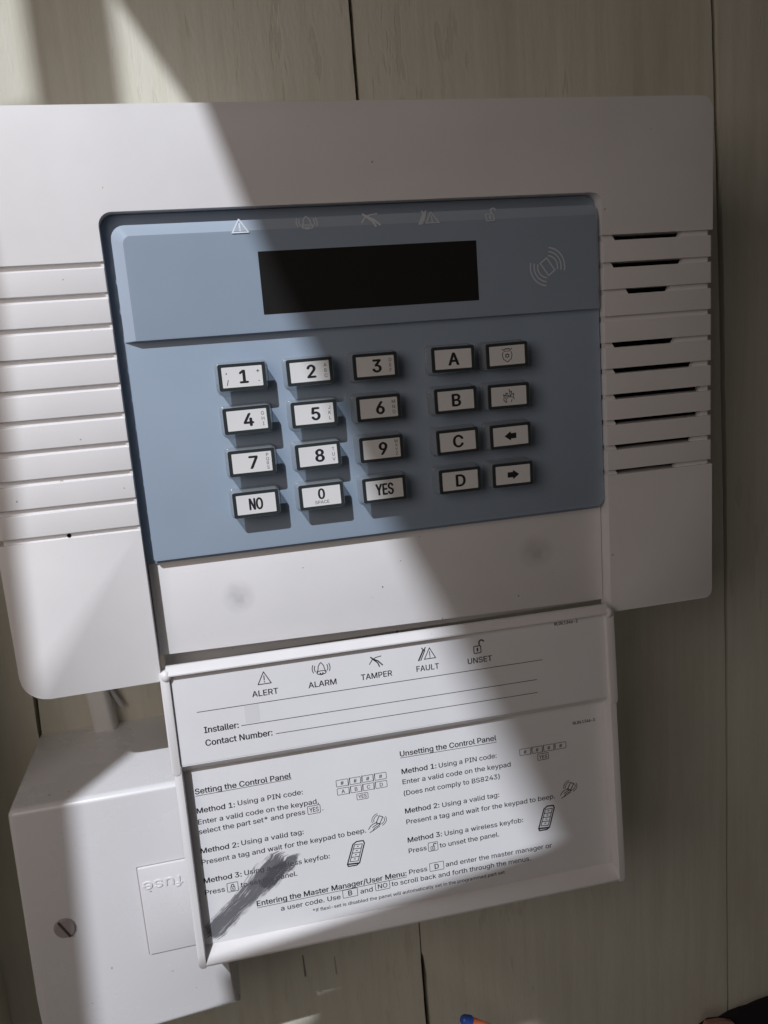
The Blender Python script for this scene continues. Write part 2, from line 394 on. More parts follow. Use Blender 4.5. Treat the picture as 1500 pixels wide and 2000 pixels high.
def ic_hand(p, x0, z0, x1, z1, w):
    q = lambda u, v: (x0 + (x1 - x0) * u, z0 + (z1 - z0) * v)
    p.line([q(.42, .52), q(.60, .42), q(.80, .82), q(.62, .92)], w * 1.3, True)
    for r, s in ((.24, 0), (.34, 0)):
        p.line([q(.60 + (r + .05) * math.cos(math.radians(t)), .68 + (r + .05) * math.sin(math.radians(t))) for t in range(100, 200, 16)], w)
        p.line([q(.62 + (r + .02) * math.cos(math.radians(t)), .66 + (r + .02) * math.sin(math.radians(t))) for t in range(-70, 40, 16)], w)
    p.line([q(0, .22), q(.14, .42), q(.34, .52), q(.48, .55)], w * 1.2); p.line([q(.06, .02), q(.2, .08), q(.32, .24), q(.52, .33), q(.66, .42)], w * 1.2)
    p.line([q(.22, .3), q(.4, .4), q(.58, .48)], w * 1.2); p.line([q(.2, .08), q(.42, .2), q(.6, .3)], w)
def ic_fob(p, x0, z0, x1, z1, w):
    W = (x1 - x0); H = (z1 - z0); sh = W * .40
    q = lambda u, v: (x0 + W * .60 * u + sh * v, z0 + H * v)
    p.line([q(0, .1), q(.12, .01), q(.8, 0), q(1, .08), q(1, .88), q(.85, .99), q(.3, 1), q(.05, .9)], w * 1.7, True)
    p.line([q(.16, .2), q(.84, .17), q(.84, .86), q(.2, .88)], w, True)
    for v in (.37, .54, .71): p.line([q(.16, v), q(.84, v - .02)], w)
    for v in (.28, .45, .62, .79): p.line([q(.46, v), q(.56, v)], w * 1.2)
    p.line([q(.1, .1), q(.9, .07)], w * 2.2)

def thing(name, label, cat, loc, group=None):
    o = bpy.data.objects.new(name, None); COL.objects.link(o); o.empty_display_size = 0.02
    o.location = Vector(loc) * S; o['label'] = label; o['category'] = cat
    if group: o['group'] = group
    return o
def adopt(root):
    """children were modelled in world millimetres: keep them where they are under a moved Empty"""
    inv = Matrix.Translation(-root.location)
    for c in root.children: c.matrix_parent_inverse = inv
def tag(o, label, cat):
    o['label'] = label; o['category'] = cat; return o

# ------------------------------------------------------------------ wall of painted boards
D = 77.0                                     # wall plane behind the front of the panel
backing = box(-420, 520, D + 9, D + 14, -640, 360)
wall = obj('wall', backing, DARK); wall['kind'] = 'structure'
def board(edge_l, edge_r):
    """edges: lists of (z, x) from the top down"""
    def edge(e, amp, seed):
        r = random.Random(seed); out = []
        for (z0, x0), (z1, x1) in zip(e, e[1:]):
            n = max(1, int(abs(z1 - z0) / 9))
            for i in range(n):
                t = i / n; out.append((x0 + (x1 - x0) * t + r.uniform(-amp, amp), z0 + (z1 - z0) * t))
        out.append((e[-1][1], e[-1][0])); return out
    L = edge(edge_l, 0.16, hash(edge_l[0][1]) & 255); Rr = edge(edge_r, 0.16, (hash(edge_r[0][1]) & 255) + 3)
    bm = slab(L + Rr[::-1], D, D + 9, 0.7, 2)
    return obj('board', bm, WOOD, wall)
board([(350, -330), (-630, -338)], [(350, -153.6), (-168, -153.2), (-192, -153.4), (-200, -152.9), (-630, -155)])
board([(350, -151.4), (-168, -151.0), (-192, -151.6), (-200, -152.5), (-630, -154.5)], [(350, 16.2), (70, 16.1), (-320, 15.8), (-352, 15.7), (-356, 15.5), (-630, 15)])
board([(350, 18.0), (70, 17.9), (-320, 16.5), (-352, 16.4), (-356, 18.0), (-630, 18.4)], [(350, 180.5), (113, 188.0), (-2, 192.4), (-131, 196.0), (-240, 198.2), (-377, 199.7), (-630, 204)])
board([(350, 183.8), (113, 191.2), (-2, 195.4), (-131, 198.4), (-240, 199.6), (-377, 200.8), (-630, 205.4)], [(350, 370), (-630, 380)])
for x, z0, z1, w, cc in ((-46.3, -336, -349, 0.7, .26), (-30.2, -341, -352, 0.6, .46)):
    bm = slab([(x - w / 2, z1 + 1), (x + .5, z1), (x + w / 2 + .4, z1 + 2), (x + w / 2, z0), (x - w / 2, z0 + .5)], D - 0.08, D + 0.4)
    obj('crack', bm, new_mat('crack_brown', (cc, cc * .93, cc * .86), 0.8), wall)

side = obj('side_wall', box(-232, -186.5, -6, D - .4, -640, 360, 1.2, 2), WOOD); side['kind'] = 'structure'

# ------------------------------------------------------------------ added unseen blockers that shape the hard light (behind and above the camera)
def ray(px, pz, t):
    """point t metres up the light path that ends at (px, pz) of the panel front"""
    p = Vector((px * S, 0, pz * S)); return p + (LAMP - p).normalized() * t
def shade(name, pairs, thick=0.012):
    bm = bmesh.new(); n = -LIGHT_DIR * thick
    A = [bm.verts.new(a) for a, b in pairs]; B = [bm.verts.new(b) for a, b in pairs]
    A2 = [bm.verts.new(a + n) for a, b in pairs]; B2 = [bm.verts.new(b + n) for a, b in pairs]
    k = len(pairs)
    for i in range(k - 1):
        bm.faces.new((A[i], A[i + 1], B[i + 1], B[i])); bm.faces.new((A2[i], B2[i], B2[i + 1], A2[i + 1]))
        bm.faces.new((A[i], A2[i], A2[i + 1], A[i + 1])); bm.faces.new((B[i], B[i + 1], B2[i + 1], B2[i]))
    bm.faces.new((A[0], B[0], B2[0], A2[0])); bm.faces.new((A[-1], A2[-1], B2[-1], B[-1]))
    bmesh.ops.recalc_face_normals(bm, faces=bm.faces)
    me = bpy.data.meshes.new(name); bm.to_mesh(me); bm.free()
    o = link(name, me, new_mat(name + '_grey', (0.12, 0.11, 0.10), 0.9)); o['kind'] = 'structure'; return o
edge = [(-135, 225, .5), (-122, 188, .5), (-100, 151, .5), (-75, 100, .55), (-52.3, 50.2, .6), (-43.3, 19, .7), (-21, -42, .95), (0.6, -101, 1.15), (13, -132, 1.4), (40, -200, 1.75), (66, -262, 1.6), (10, -267.5, 0.7), (-20, -268, 0.55), (-60, -268.5, 0.55), (-89, -270.5, 0.55), (-88, -285, 0.55), (-100, -291, 0.55), (-100, -322, 0.6), (34, -328, 0.9), (36, -420, 1.1)]
shade('right_blocker', [(ray(x, z, t), ray(x + 420, z + 60, t)) for x, z, t in edge])  # added blocker, cut to draw the right and lower edge of the light
edge = [(-124, 300, .6), (-124, 188, .6), (-124, 150, .6), (-123, 60, .6), (-124, -8, .6), (-131.7, -97, .65), (-135.5, -184, .7), (-141, -280, .8), (-146, -380, .9)]
shade('left_blocker', [(ray(x, z, t), ray(-157 if z > 100 else -420, z, t)) for x, z, t in edge])  # added blocker, cut to draw the left edge of the light

# ------------------------------------------------------------------ alarm control panel
panel = thing('alarm_panel', 'white alarm control panel with blue-grey keypad and open flap on the boarded wall', 'alarm panel', (0, D, -147))
XL, XR, ZT, ZB = -138.2, 137.0, 50.2, -147.4
IL, IR = -90.35, 90.35
GT, GB = 1.75, -0.3                            # one groove, upper and lower edge
outer = lambda c: c.x < XL + 9.9 and (c.x < XL + .01 or c.z > ZT - 6 or c.z < ZB + 9.9) or c.x > XR - 6.1 and (c.x > XR - .01 or c.z > ZT - 6 or c.z < ZB + 6) or c.z > ZT - .01
arc = lambda cx, cz, r, a0, a1, n=6: [(cx + r * math.cos(math.radians(a0 + (a1 - a0) * i / n)), cz + r * math.sin(math.radians(a0 + (a1 - a0) * i / n))) for i in range(n + 1)]
top = [(XL, GT)] + [(IL, GT)][:1] + [] 
top = [(IL, GT)] + arc(IL + 4.5, 17.2 - 4.5, 4.5, 180, 90) + arc(IR - 4, 17.2 - 4, 4, 90, 0) + [(IR, GT), (XR, GT)] + arc(XR - 5, ZT - 5, 5, 0, 90) + arc(XL + 8, ZT - 8, 8, 90, 180) + [(XL, GT)]
inner_top = lambda c: not outer(c) and c.z > GT + .01
bm = slab(top, 0, 8.5, [(3.2, lambda c: c.x < XL + .01), (1.3, lambda c: c.z > ZT - 8 and c.x > XL + .1 or c.x > XR - .01)], 4)
obj('front_cover', bm, WHITE, panel)
ll = [(XL, -90.2)] + arc(XL + 9, ZB + 9, 9, 180, 270) + arc(IL - 1.5, ZB + 1.5, 1.5, 270, 360, 4) + [(IL, -90.2)]
bm = slab(ll, 0, 8.5, [(3.0, lambda c: c.x < IL - 1.6 and c.z < -90.3), (0.4, lambda c: c.z > -90.3 or c.x > IL - 1.6)], 5)
obj('lower_cover', bm, WHITE, panel)
lr = [(IR, -90.2)] + arc(IR + 1.5, ZB + 1.5, 1.5, 180, 270, 4) + arc(XR - 3.2, ZB + 3.2, 3.2, 270, 360) + [(XR, -90.2)]
bm = slab(lr, 0, 8.5, [(1.3, lambda c: c.x > IR + 1.6 and c.z < -90.3), (0.4, lambda c: c.z > -90.3 or c.x < IR + 1.6)], 4)
obj('lower_cover', bm, WHITE, panel)
for k in range(1, 10):
    z1 = -10 * (k - 1) + GB; z0 = -10 * k + GT
    for x0, x1, oc in ((XL, IL, lambda c: c.x < XL + .01), (IR, XR, lambda c: c.x > XR - .01)):
        bm = slab([(x0, z0), (x1, z0), (x1, z1), (x0, z1)], 0, 8.5, [(3.2 if x0 == XL else 1.3, oc), (0.35, lambda c: c.z > z1 - .01 or c.z < z0 + .01 or abs(abs(c.x) - IR) < .01)], 4)
        obj('slat', bm, WHITE, panel)
bm = box(XL + 2.2, IL - .3, 1.5, 4.5, -92, 3); box(IL - .85, IL - .02, .75, 8, -91.5, 2.5, 0, 2, bm)
box(XL + 1.5, IL - 1, 8.2, D, ZB + 9, ZT - 9, 0, 2, bm); box(IR + 1, XR - 1.5, 13, D, ZB + 6, ZT - 6, 0, 2, bm)
box(IL - 2, IR + 2, 10.5, D, -138.8, ZT - 6, 0, 2, bm); box(IL + 1, IR - 1, 14, D - 4, -146.5, -138, 0, 2, bm)
HOLES = [(95.4, 123.6), (94.6, 124.6), (100.6, 118.8), None, (94.3, 121.0), (94.4, 129.1), (94.4, 132.6), (94.4, 132.2), (94.5, 128.7), (94.6, 121.3)]
for k, h in enumerate(HOLES):
    za, zb = -10 * k + GB - .3, -10 * k + GT + .3
    if h is None: box(IR + .4, XR - 1.2, 1.6, 4, za, zb, 0, 2, bm); continue
    s = 1.0
    slab([(IR + .4, za), (h[0] + s, za), (h[0] - s * .6, zb), (IR + .4, zb)], 1.6, 4, bm=bm)
    slab([(h[1] - s * .6, za), (XR - 1.2, za), (XR - 1.2, zb), (h[1] + s, zb)], 1.6, 4, bm=bm)
obj('back_box', bm, WHITE, panel)
obj('cavity_dark', box(IR + 1.2, XR - 1.6, 9.5, 12.5, -96, 6), DARK, panel)  # near-black box, paints the unlit cavity behind the slots
bm = bmesh.new(); bmesh.ops.create_circle(bm, cap_ends=True, segments=14, radius=0.75)
obj('pin_hole', bm, DARK, panel, at(1.42, -114.5, -89.3) @ Matrix.Rotation(math.pi / 2, 4, 'X'))

# tray, keypad plate, lens
obj('fascia_tray', slab(rrect(IL + .1, IR - .1, -104.0, 17.0, (0.5, 2, 3.9, 4.4)), 5.4, 9.5, 0.3, 2), TRAY, panel)
obj('keypad_plate', slab(rrect(-87.4, IR - .45, -102.7, -22, (0.6, 2.5, 0, 0)), 2.9, 6, 0.45, 3), FASCIA, panel)
r0 = rrect(-87.2, IR - .3, -25.3, 13.2, (0.5, 0.5, 3.5, 4.5), 6)
r1 = rrect(-86.9, IR - .5, -25.2, 12.9, (0.5, 0.5, 3.4, 4.4), 6)
r2 = rrect(-83.4, IR - 2.2, -24.9, 9.4, (0.4, 0.4, 2.4, 2.6), 6)
r3 = rrect(-82.6, IR - 2.8, -24.5, 8.9, (0.4, 0.4, 2.2, 2.4), 6)
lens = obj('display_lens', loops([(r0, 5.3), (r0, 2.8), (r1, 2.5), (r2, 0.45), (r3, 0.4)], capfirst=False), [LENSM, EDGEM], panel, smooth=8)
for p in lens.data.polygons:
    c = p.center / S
    if abs(p.normal.y) < .97 and abs(p.normal.y) > .5: p.material_index = 1          # the bevelled rim, its highlight painted in as a lighter blue
obj('display_window', slab(rrect(-39.2, 40.2, -18.95, 2.3, 0.2, 2), 0.33, 0.9), LCD, lens)
tilt = Matrix.Translation((0, 1.32, 11.15)) @ Matrix.Rotation(math.radians(-27), 4, 'X')
for fn, x, mt, nm in ((ic_alert, -44.4, GREYINK, 'alert_icon'), (ic_bell, -21.1, FAINT, 'bell_icon'), (ic_tamper, 1.2, GREYINK, 'tamper_icon'), (ic_fault, 22.9, FAINT, 'fault_icon'), (ic_lock, 46.3, FAINT, 'padlock_icon')):
    pr = Print(); fn(pr, x, 0, 5.2, 0.5); lay(nm, pr, mt, lens, tilt)
pr = Print(); ic_tag(pr, 67.8, -8.5, 14.5, 0.5); lay('tag_icon', pr, FAINT, lens, at(0.35))

# lower plate with finger marks
lower = obj('lower_plate', slab([(IL + .25, -139.6), (IR - .25, -143.6), (IR - .25, -100), (IL + .25, -100)], 6.4, 12, 0.4, 2), WHITE, panel)
def uvquad(name, c, hw, hh, y, mat, parent, xf=None):
    me = bpy.data.meshes.new(name)
    P = [(c[0] - hw, y, c[1] - hh), (c[0] + hw, y, c[1] - hh), (c[0] + hw, y, c[1] + hh), (c[0] - hw, y, c[1] + hh)]
    if xf is not None: P = [tuple(xf @ Vector(p)) for p in P]
    me.from_pydata([tuple(q * S for q in p) for p in P], [], [(0, 1, 2, 3)])
    u = me.uv_layers.new(name='UVMap')
    for i, t in enumerate(((0, 0), (1, 0), (1, 1), (0, 1))): u.data[i].uv = t
    return link(name, me, mat, parent)
uvquad('finger_mark', (-59, -121), 7, 7.5, 6.33, MARK, lower)
uvquad('finger_mark', (61, -119), 9, 8, 6.33, MARK, lower)
bm = bmesh.new(); bmesh.ops.create_circle(bm, cap_ends=True, segments=8, radius=0.28)
obj('speck', bm, INK, lower, at(6.32, -3.5, -125) @ Matrix.Rotation(math.pi / 2, 4, 'X'))

# ---- keys
KX = (-49.2, -25.4, -1.8, 27.5, 48.5); KZ = (-39.6, -54.6, -69.7, -84.7)
KEYS = [['1', '2', '3', 'A', 'shield'], ['4', '5', '6', 'B', 'flame'], ['7', '8', '9', 'C', 'left'], ['NO', '0', 'YES', 'D', 'right']]
SMALL = {'2': 'ABC', '3': 'DEF', '4': 'GHI', '5': 'JKL', '6': 'MNO', '7': 'PQRS', '8': 'TUV', '9': 'WXYZ'}
WORDS = {'shield': 'a police badge', 'flame': 'a flame', 'left': 'an arrow pointing left', 'right': 'an arrow pointing right'}
def key_mesh():
    w, h = 8.5, 4.85
    q = lambda d, r: rrect(-w + d, w - d, -h + d, h - d, r, 4)
    bm = loops([(q(-.6, 1.6), 2.95), (q(-.6, 1.6), 2.1), (q(-0.4, 1.5), 1.8), (q(-.08, 1.4), 1.65), (q(-.02, 1.3), -3.4), (q(0.08, 1.2), -3.8), (q(0.2, 1.0), -4.0), (q(.3, .8), -4.0)])
    slab(rrect(-8.2, 8.2, -4.6, 4.6, .7, 3), -4.06, -3.5, 0.05, 1, bm=bm, mat=1)
    bmesh.ops.recalc_face_normals(bm, faces=bm.faces); bmesh.ops.scale(bm, vec=(S, S, S), verts=bm.verts)
    me = bpy.data.meshes.new('key'); bm.to_mesh(me); bm.free()
    me.materials.append(CAPM); me.materials.append(FRAME)
    for p in me.polygons: p.use_smooth = True
    me.set_sharp_from_angle(angle=math.radians(38)); return me
def insert_mesh():
    bm = slab(rrect(-6.95, 6.95, -3.5, 3.5, .2, 2), -4.14, -4.0)
    bmesh.ops.recalc_face_normals(bm, faces=bm.faces); bmesh.ops.scale(bm, vec=(S, S, S), verts=bm.verts)
    me = bpy.data.meshes.new('insert'); bm.to_mesh(me); bm.free(); me.materials.append(INSERT); return me
KM, IM = key_mesh(), insert_mesh()
for r, row in enumerate(KEYS):
    for c, k in enumerate(row):
        ko = bpy.data.objects.new('key', KM); COL.objects.link(ko); ko.parent = panel
        ko.location = Vector((KX[c] + rnd.uniform(-.12, .12), rnd.uniform(-.12, .25), KZ[r] + rnd.uniform(-.12, .12))) * S
        ko.rotation_euler = (rnd.uniform(-.012, .012), rnd.uniform(-.01, .01), rnd.uniform(-.015, .015))
        ko['label'] = 'key marked with ' + WORDS.get(k, k)
        io = bpy.data.objects.new('insert', IM); COL.objects.link(io); io.parent = ko
        p = Print()
        if k in WORDS:
            if k == 'shield':
                p.line([(-1.9, 2.3), (-1.2, 1.9), (-.5, 2.5), (0, 2.2), (.6, 2.5), (1.2, 1.9), (1.9, 2.4), (1.6, 1.2), (1.9, 0), (1.5, -1.4), (0, -2.5), (-1.5, -1.4), (-1.9, 0), (-1.6, 1.2)], .28, True)
                st = [(math.cos(math.radians(90 + 30 * i)) * (.85 if i % 2 == 0 else .45), -.2 + math.sin(math.radians(90 + 30 * i)) * (.85 if i % 2 == 0 else .45)) for i in range(12)]
                p.line(st, .26, True); p.line([(-1.3, 1.5), (1.3, 1.5)], .2)
            elif k == 'flame':
                p.line([(-1.2, -2.4), (-2.1, -1.4), (-1.9, -.2), (-2.2, .6), (-1.3, .1), (-1.1, 1.2), (-.6, .9), (.1, 2.5), (.4, 1.3), (1.0, 1.7), (1.1, .5), (2.0, .8), (1.7, -.3), (2.1, -1.3), (1.3, -2.4)], .3)
                p.line([(-.9, -2.3), (-1.2, -1.2), (-.6, -.6), (-.3, .4), (.1, -.5), (.5, .3), (.7, -.6), (1.2, -1.3), (.9, -2.3)], .25)
                p.line([(-1.5, -.9), (-.4, 1.1)], .2); p.line([(.2, 1.0), (1.4, -.7)], .2)
            else:
                s = -1 if k == 'left' else 1
                p.fill([(s * 2.5, 0), (s * .1, -1.75), (s * -.1, -1.0), (s * -2.2, -1.05), (s * -2.2, 1.05), (s * -.1, 1.0), (s * .1, 1.75)][::s])
        elif k in ('NO', 'YES'): p.text(k, -2.4 if k == 'NO' else -3.3, -2.0, 4.1, 2.2 if k == 'NO' else 3.2, bold=.032)
        elif k == '0': p.text('0', -1.1, -1.0, 3.7, 1.1, bold=.032).text('SPACE', -2.6, -2.75, 1.15, 2.6, bold=.0)
        else:
            p.text(k, 0.15 if k in 'ABCD' else .5, -2.15, 4.35, bold=.036, align='C')
            if k in SMALL:
                t = SMALL[k]; st = 6.1 / len(t) if len(t) > 3 else 1.85
                for i, ch in enumerate(t): p.text(ch, 5.55, (len(t) - 1) / 2 * st - i * st - .55, 1.2 if len(t) < 4 else 1.15, align='C')
            if k == '1': p.text('+', 5.5, 1.0, 1.6, align='C').text('.', 5.6, -1.9, 1.6, align='C', bold=.02).text(',', -5.4, 1.4, 1.6, align='C', bold=.02).text('/', -5.2, -2.5, 1.6, align='C')
        lay('legend', p, INK, ko, at(-4.165))

# ---- hanging flap with the two printed labels
FR = ((0.99976532, 0.02139528, 0.00339743), (-0.02157099, 0.99765079, 0.06501992), (-0.00199833, -0.06507795, 0.99787818))
FX = Matrix.Identity(4)
for i in range(3):
    for j in range(3): FX[i][j] = FR[i][j]
FX.translation = Vector((-0.84, -2.197, -142.717)) * S
W = 89.15
prof = [(1.2, -3.0), (1.2, -38.9), (6.2, -42.6), (6.2, -115.2), (0.3, -119.0), (0.0, -119.4), (0.25, -120.2), (1.0, -120.6), (7.4, -120.6), (8.0, -119.8), (8.0, -41.5), (4.2, -38), (4.2, -1), (3.5, -1)]
bm = profile_x(prof, -86.5, 86.5)
bar = [(-1.3, -2.9), (-1.35, -2.4), (0.2, -0.2), (1.2, 0.35), (2.6, 0.4), (3.6, -.3), (3.8, -3.2), (-1.0, -3.1)]
profile_x(bar, -W + 1.6, W - 1.6, bm)
for s in (-1, 1):
    a, b = (s * 86.45, s * (W + .1)) if s > 0 else (s * (W + .1), s * 86.45)
    slab(rrect(a, b, -120.65, -38, (1.6, .3, .2, .2) if s < 0 else (.3, 1.6, .2, .2), 3), -0.05, 8.05, 0.5, 2, bm=bm)          # side rims
    a, b = (86.3, 90.0) if s > 0 else (-90.0, -86.6)
    slab(rrect(a, b, -41.6, -1.2, (1.5, 1.5, 1.2, 1.2), 4), -0.4, 5.2, 0.5, 2, bm=bm)     # ears beside the upper label
    bmk = bmesh.new(); bmesh.ops.create_uvsphere(bmk, u_segments=14, v_segments=8, radius=2.0)
    bmesh.ops.transform(bmk, matrix=Matrix.Translation((s * 87.7, 0.4, -2.9)) @ Matrix.Diagonal((1, 1, 1.15, 1)), verts=bmk.verts); merge(bm, bmk)
flap = obj('flap', bm, WHITE, panel); flap.matrix_local = FX; flap['label'] = 'open flap hanging below the keypad with printed instructions inside'
obj('upper_label', slab(rrect(-86.1, 86.0, -38.3, -3.6, .3, 2), 1.06, 1.3), PAPER, flap)
obj('lower_label', slab(rrect(-85.9, 85.6, -114.6, -43.6, .6, 2), 6.06, 6.4), PAPER, flap)
obj('tape', slab(rrect(-61.0, -55.6, -25.6, -18.7, .2, 2), 1.0, 1.05), TAPE, flap)

p = Print(); B = .022
p.text('ALERT', -57.46, -16.0, 2.2, -47.7, B * .7).text('ALARM', -36.06, -15.8, 2.2, -25.3, B * .7).text('TAMPER', -15.61, -15.8, 2.2, -3.37, B * .7)
p.text('FAULT', 6.52, -15.8, 2.2, 15.6, B * .7).text('UNSET', 27.48, -15.85, 2.2, 37.45, B * .7)
p.text('Installer:', -76.5, -27.05, 2.35, -63.8, B).text('Contact Number:', -76.6, -32.1, 2.35, -51.6, B)
for x0, z0, x1, z1 in ((-78.3, -18.6, 58.5, -18.65), (-62.7, -26.4, 55.7, -26.55), (-50.2, -31.7, 55.6, -32)): p.line([(x0, z0), (x1, z1)], .24)
lay('printed_text', p, INK, flap, at(0.985), 'status names, installer and contact number lines on the upper label')
for fn, x, z, h, w in ((ic_alert, -52.4, -9.15, 4.7, .32), (ic_bell, -30.6, -8.9, 4.9, .3), (ic_tamper, -9.6, -9.3, 4.2, .3), (ic_fault, 11.1, -9.0, 4.9, .32), (ic_lock, 31.9, -9.3, 5.2, .36)):
    p = Print(); fn(p, x, z, h, w); lay('printed_icon', p, INK, flap, at(1.0))
for x0, z0, x1, y in ((64.6, -5.35, 74.6, .985), (72.2, -50.4, 82.0, 6.0)):
    p = Print(); p.text('RLIN.1346-3', x0, z0, 1.25, x1, B); lay('reference_number', p, INK, flap, at(y))
C1, C2 = 2.0, 2.1
def keyrow(p, x0, x1, z0, z1, labels, dz=0.0):
    n = len(labels); w = (x1 - x0) / n; g = .75
    for i, t in enumerate(labels):
        a = x0 + w * i + (g / 2 if i else 0); b = x0 + w * (i + 1) - (g / 2 if i < n - 1 else 0)
        p.rect(a, b, z0, z1, .2, .3); p.text(t, (a + b) / 2, z0 + .55, 1.5, align='C', bold=.01 if t != '#' else 0)
        if i < n - 1: p.line([(b + .1, z0 - .3), (b + g - .1, z1 + .3)], .18)
p = Print()
p.text('Setting the Control Panel', -83.05, -52.7, 2.2, -46.2, B).line([(-83.0, -53.4), (-46.2, -53.05)], .2)
p.text('Method 1:', -83.25, -60.5, C2, -68.8, B).text('Using a PIN code:', -67.6, -60.1, C1, -42.3)
p.text('Enter a valid code on the keypad,', -83.3, -65.0, C1, -36.5).text('select the part set* and press', -83.45, -69.0, C1, -42.2, dz=.5)
p.rect(-41.1, -36.1, -68.9, -65.6, .22, .3).text('YES', -40.4, -68.2, 1.9, -36.8).text('.', -35.3, -68.2, C1)
p.text('Method 2:', -83.64, -76.95, C2, -69.15, B).text('Using a valid tag:', -68.0, -76.6, C1, -43.6)
p.text('Present a tag and wait for the keypad to beep.', -83.8, -81.6, C1, -18.8, dz=.8)
p.text('Method 3:', -83.9, -89.4, C2, -69.4, B).text('Using a wireless keyfob:', -68.2, -89.2, C1, -34.3, dz=.4)
p.text('Press', -84.0, -94.25, C1, -76.4).rect(-75.4, -71.2, -94.9, -91.2, .22, .35).text('to set the panel.', -70.2, -93.9, C1, -47.9, dz=.4)
lay('printed_text', p, INK, flap, at(6.0), 'setting instructions in the left column of the lower label')
p = Print()
p.text('Unsetting the Control Panel', -2.14, -51.5, 2.2, 38.4, B).line([(-2.1, -52.1), (38.4, -52.3)], .2)
p.text('Method 1:', -2.1, -58.95, C2, 12.3, B).text('Using a PIN code:', 13.4, -59.0, C1, 38.0).text('Enter a valid code on the keypad', -2.1, -63.3, C1, 43.8, dz=-.5)
p.text('(Does not comply to BS8243)', -2.0, -68.2, C1, 38.7)
p.text('Method 2:', -2.1, -75.9, C2, 12.2, B).text('Using a valid tag:', 13.5, -76.1, C1, 37.9).text('Present a tag and wait for the keypad to beep.', -2.0, -80.55, C1, 62.2, dz=-.7)
p.text('Method 3:', -2.1, -88.5, C2, 12.3, B).text('Using a wireless keyfob:', 13.5, -88.6, C1, 47.5, dz=-.5)
p.text('Press', -2.1, -93.2, C1, 5.4).rect(6.2, 10.2, -94.1, -90.4, .22, .35).text('to unset the panel.', 11.0, -93.35, C1, 36.6)
lay('printed_text', p, INK, flap, at(6.0), 'unsetting instructions in the right column of the lower label')
p = Print()
p.text('Entering the Master Manager/User Menu:', -64.8, -103.1, 2.2, -3.9, B, dz=.5).line([(-64.8, -103.8), (-3.9, -103.2)], .2)
p.text('Press', -2.7, -102.35, C1, 4.9).rect(6.05, 12.0, -102.9, -99.4, .22, .3).text('D', 9.0, -102.2, 2.1, bold=B, align='C').text('and enter the master manager or', 12.9, -102.15, C1, 59.4, dz=-.7)
p.text('a user code. Use', -55.7, -107.0, C1, -31.7).rect(-30.6, -24.6, -107.0, -103.6, .22, .3).text('B', -27.6, -106.3, 2.1, bold=B, align='C').text('and', -23.4, -106.5, C1, -18.4)
p.rect(-17.1, -11.2, -106.6, -103.3, .22, .3).text('NO', -16.1, -105.9, 1.9, -12.2).text('to scroll back and forth through the menus.', -10.4, -106.0, C1, 49.7, dz=-.8)
p.text('*if flexi-set is disabled the panel will automatically set in the programmed part set', -43.2, -110.35, 1.4, 37.9)
lay('printed_text', p, INK, flap, at(6.0), 'user menu instructions along the foot of the lower label')
p = Print(); keyrow(p, -28.8, -8.5, -59.6, -56.9, '####'); keyrow(p, -28.7, -8.5, -63.1, -60.4, 'ABCD'); p.rect(-21.1, -16.6, -66.5, -64.0, .2, .3).text('YES', -20.5, -66.0, 1.5, -17.2); lay('key_diagram', p, INK, flap, at(5.995))
p = Print(); keyrow(p, 48.1, 68.5, -59.9, -57.2, '####'); p.rect(55.8, 60.5, -63.3, -60.6, .22, .3).text('YES', 56.4, -62.8, 1.5, 59.9); lay('key_diagram', p, INK, flap, at(5.995))
for fn, a in ((ic_hand, (-17.7, -81.3, -9.9, -74.2, .24)), (ic_hand, (64.7, -81.9, 72.5, -75.0, .26)), (ic_fob, (-27.9, -93.9, -19.5, -83.9, .28)), (ic_fob, (53.8, -94.4, 62.0, -84.1, .32)), (ic_lock, (-73.2, -93.1, 2.8, .24, False)), (ic_lock, (8.1, -92.3, 2.8, .24))):
    p = Print(); fn(p, *a); lay('printed_icon', p, INK, flap, at(5.99))

def smear(path, widths, nu=16):
    """a strip along path (x, z) with u along it and v across it"""
    me = bpy.data.meshes.new('dirt_smear'); V = []; F = []; uv = []
    P = [Vector(q) for q in path]; n = len(P)
    for i, q in enumerate(P):
        d = (P[min(i + 1, n - 1)] - P[max(i - 1, 0)]).normalized(); k = Vector((-d.y, d.x)) * widths[i] / 2
        for s in (1, -1): V.append(((q.x + s * k.x) * S, 5.95 * S, (q.y + s * k.y) * S)); uv.append((i / (n - 1), (1 - s) / 2))
        if i: F.append((2 * i - 2, 2 * i - 1, 2 * i + 1, 2 * i))
    me.from_pydata(V, [], F); u = me.uv_layers.new(name='UVMap')
    for lp in me.loops: u.data[lp.index].uv = uv[lp.vertex_index]
    return me
link('dirt_smear', smear([(-86, -112), (-80, -107.5), (-73, -102), (-66, -96.5), (-60, -91), (-55, -86.5), (-51, -83)], [10, 12, 11, 13, 15, 14, 9]), SMEAR, flap)
me = smear([(-63, -95), (-57, -91.5), (-51, -88), (-45.5, -84.5)], [6, 9, 8, 3])
for v in me.vertices: v.co.y -= 0.02 * S
link('dirt_smear', me, SMEAR, flap)
flush_prints()
adopt(panel)

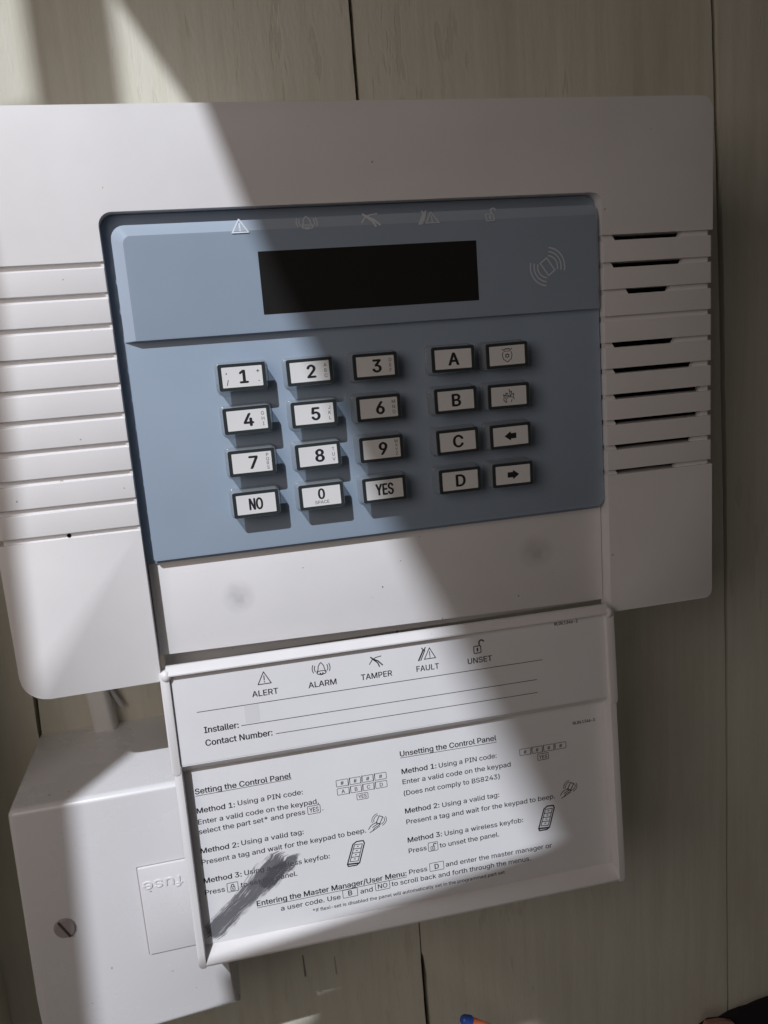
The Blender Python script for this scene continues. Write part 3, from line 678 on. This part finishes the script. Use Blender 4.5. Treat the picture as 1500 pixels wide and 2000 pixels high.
# ------------------------------------------------------------------ fused spur box below
spur = thing('fused_spur', 'white fused spur box with upside-down fuse holder, partly behind the open flap', 'spur box', (-115, D, -298))
E0 = 10.0
out = [(-153.4, -193.2)] + [(-154.6, -273), (-155, -298.6)] + [(-77.0, -298.2)] + [(-80.0, -280), (-82.5, -193.6)]
out = arc(-150.6, -196.0, 2.8, 90, 180, 4) + [(-154.4, -273)] + arc(-152.0, -299.4, 3, 180, 270, 4) + [(-77.2, -297.4), (-80.1, -280), (-82.5, -193.4)]
obj('box_body', slab(out, E0, D + .4, 3.2, 6), BOXW, spur)
fh = obj('fuse_holder', slab(rrect(-110, -90, -265.0, -226.3, .4, 2), E0 - 0.9, E0 + 2, 0.35, 2), BOXW, spur)
obj('fuse_gap', slab(rrect(-110.5, -89.5, -265.3, -225.9, .4, 2), E0 - 0.06, E0 + .5), RUST, spur)
p = Print()
PRINTS.clear()
p.text('fuse', -7.6, 0, 4.2, 7.6, bold=.01)
XF = Matrix.Translation((-101.3, E0 - 1.1, -232.6)) @ Matrix.Rotation(math.pi, 4, 'Y')
lay('raised_lettering', p, BOXW, fh, XF)
flush_prints()
ltr = [c for c in fh.children][0]
md = ltr.modifiers.new('thickness', 'SOLIDIFY'); md.thickness = 0.35 * S; md.offset = 0
bm = bmesh.new(); bmesh.ops.create_cone(bm, cap_ends=True, segments=24, radius1=4.3, radius2=3.6, depth=1.2)
obj('screw', bm, RUST, spur, at(E0 - .5, -139.9, -245.7) @ Matrix.Rotation(math.pi / 2, 4, 'X'))
bm = box(-4.0, 4.0, -.15, .15, -.5, .5)
obj('screw_slot', bm, new_mat('slot_shadow', (0.07, 0.06, 0.06), 0.8), [c for c in spur.children if c.name.startswith('screw')][0], at(E0 - 1.08, -139.9, -245.7) @ Matrix.Rotation(math.radians(62), 4, 'Y'))
adopt(spur)

# ------------------------------------------------------------------ cable trunking and thin cable between panel and spur box
bm = slab([(-133.5, -140), (-123, -140), (-118.2, -194.5), (-128.2, -194.5)], D - 9, D + .5, 3.0, 4)
tag(obj('cable_trunking', bm, TRUNK), 'flat off-white cable trunking running down from panel to spur box', 'trunking')
bm = tube([(-124.5, D - 5, -150), (-122.2, D - 4.2, -165), (-119, D - 3.6, -176), (-115.3, D - 2.4, -184.5)], 1.25)
tag(obj('thin_cable', bm, CABLE), 'thin grey cable emerging under the panel beside the trunking', 'cable')

# ------------------------------------------------------------------ things cut off by the lower edge of the picture
rod = thing('toy_dart', 'orange plastic tube with a dark blue end poking up at the bottom edge', 'tube', (20, 0, -318))
bm = tube([(14.6, -10, -314.2), (18.6, -10, -317.4), (36, -9, -332), (62, -7, -354)], [2.2, 2.6, 2.9, 2.9], 16)
obj('tube_body', bm, ORANGE, rod)
bm = tube([(12.4, -10, -312.6), (13.0, -10, -313.0), (15.6, -10, -315.0)], [1.5, 2.1, 2.75], 16)
obj('blue_cap', bm, BLUE, rod)
adopt(rod)
pts = [(179.3, -481.9), (181.3, -441.9), (187.1, -439.3), (194.0, -440.5), (200.9, -438.2), (207.8, -437.3), (213.0, -437.3), (220.0, -436.0), (228.8, -435.2), (288.8, -430.2), (298.8, -475.2)]
cl = obj('dark_cloth', slab(pts, D - 4, D - .3, 1.6, 3), CLOTH); tag(cl, 'dark purple-black cloth showing at the bottom right corner', 'cloth')
bm = slab([(181.7, -458.5), (181.7, -438.5), (183.0, -436.4), (191.5, -437.4), (200.1, -440.5), (202.6, -444.4), (202.6, -464.4)], D - 6.4, D - 3.8, 1.0, 3)
obj('pink_trim', bm, PINK, cl)
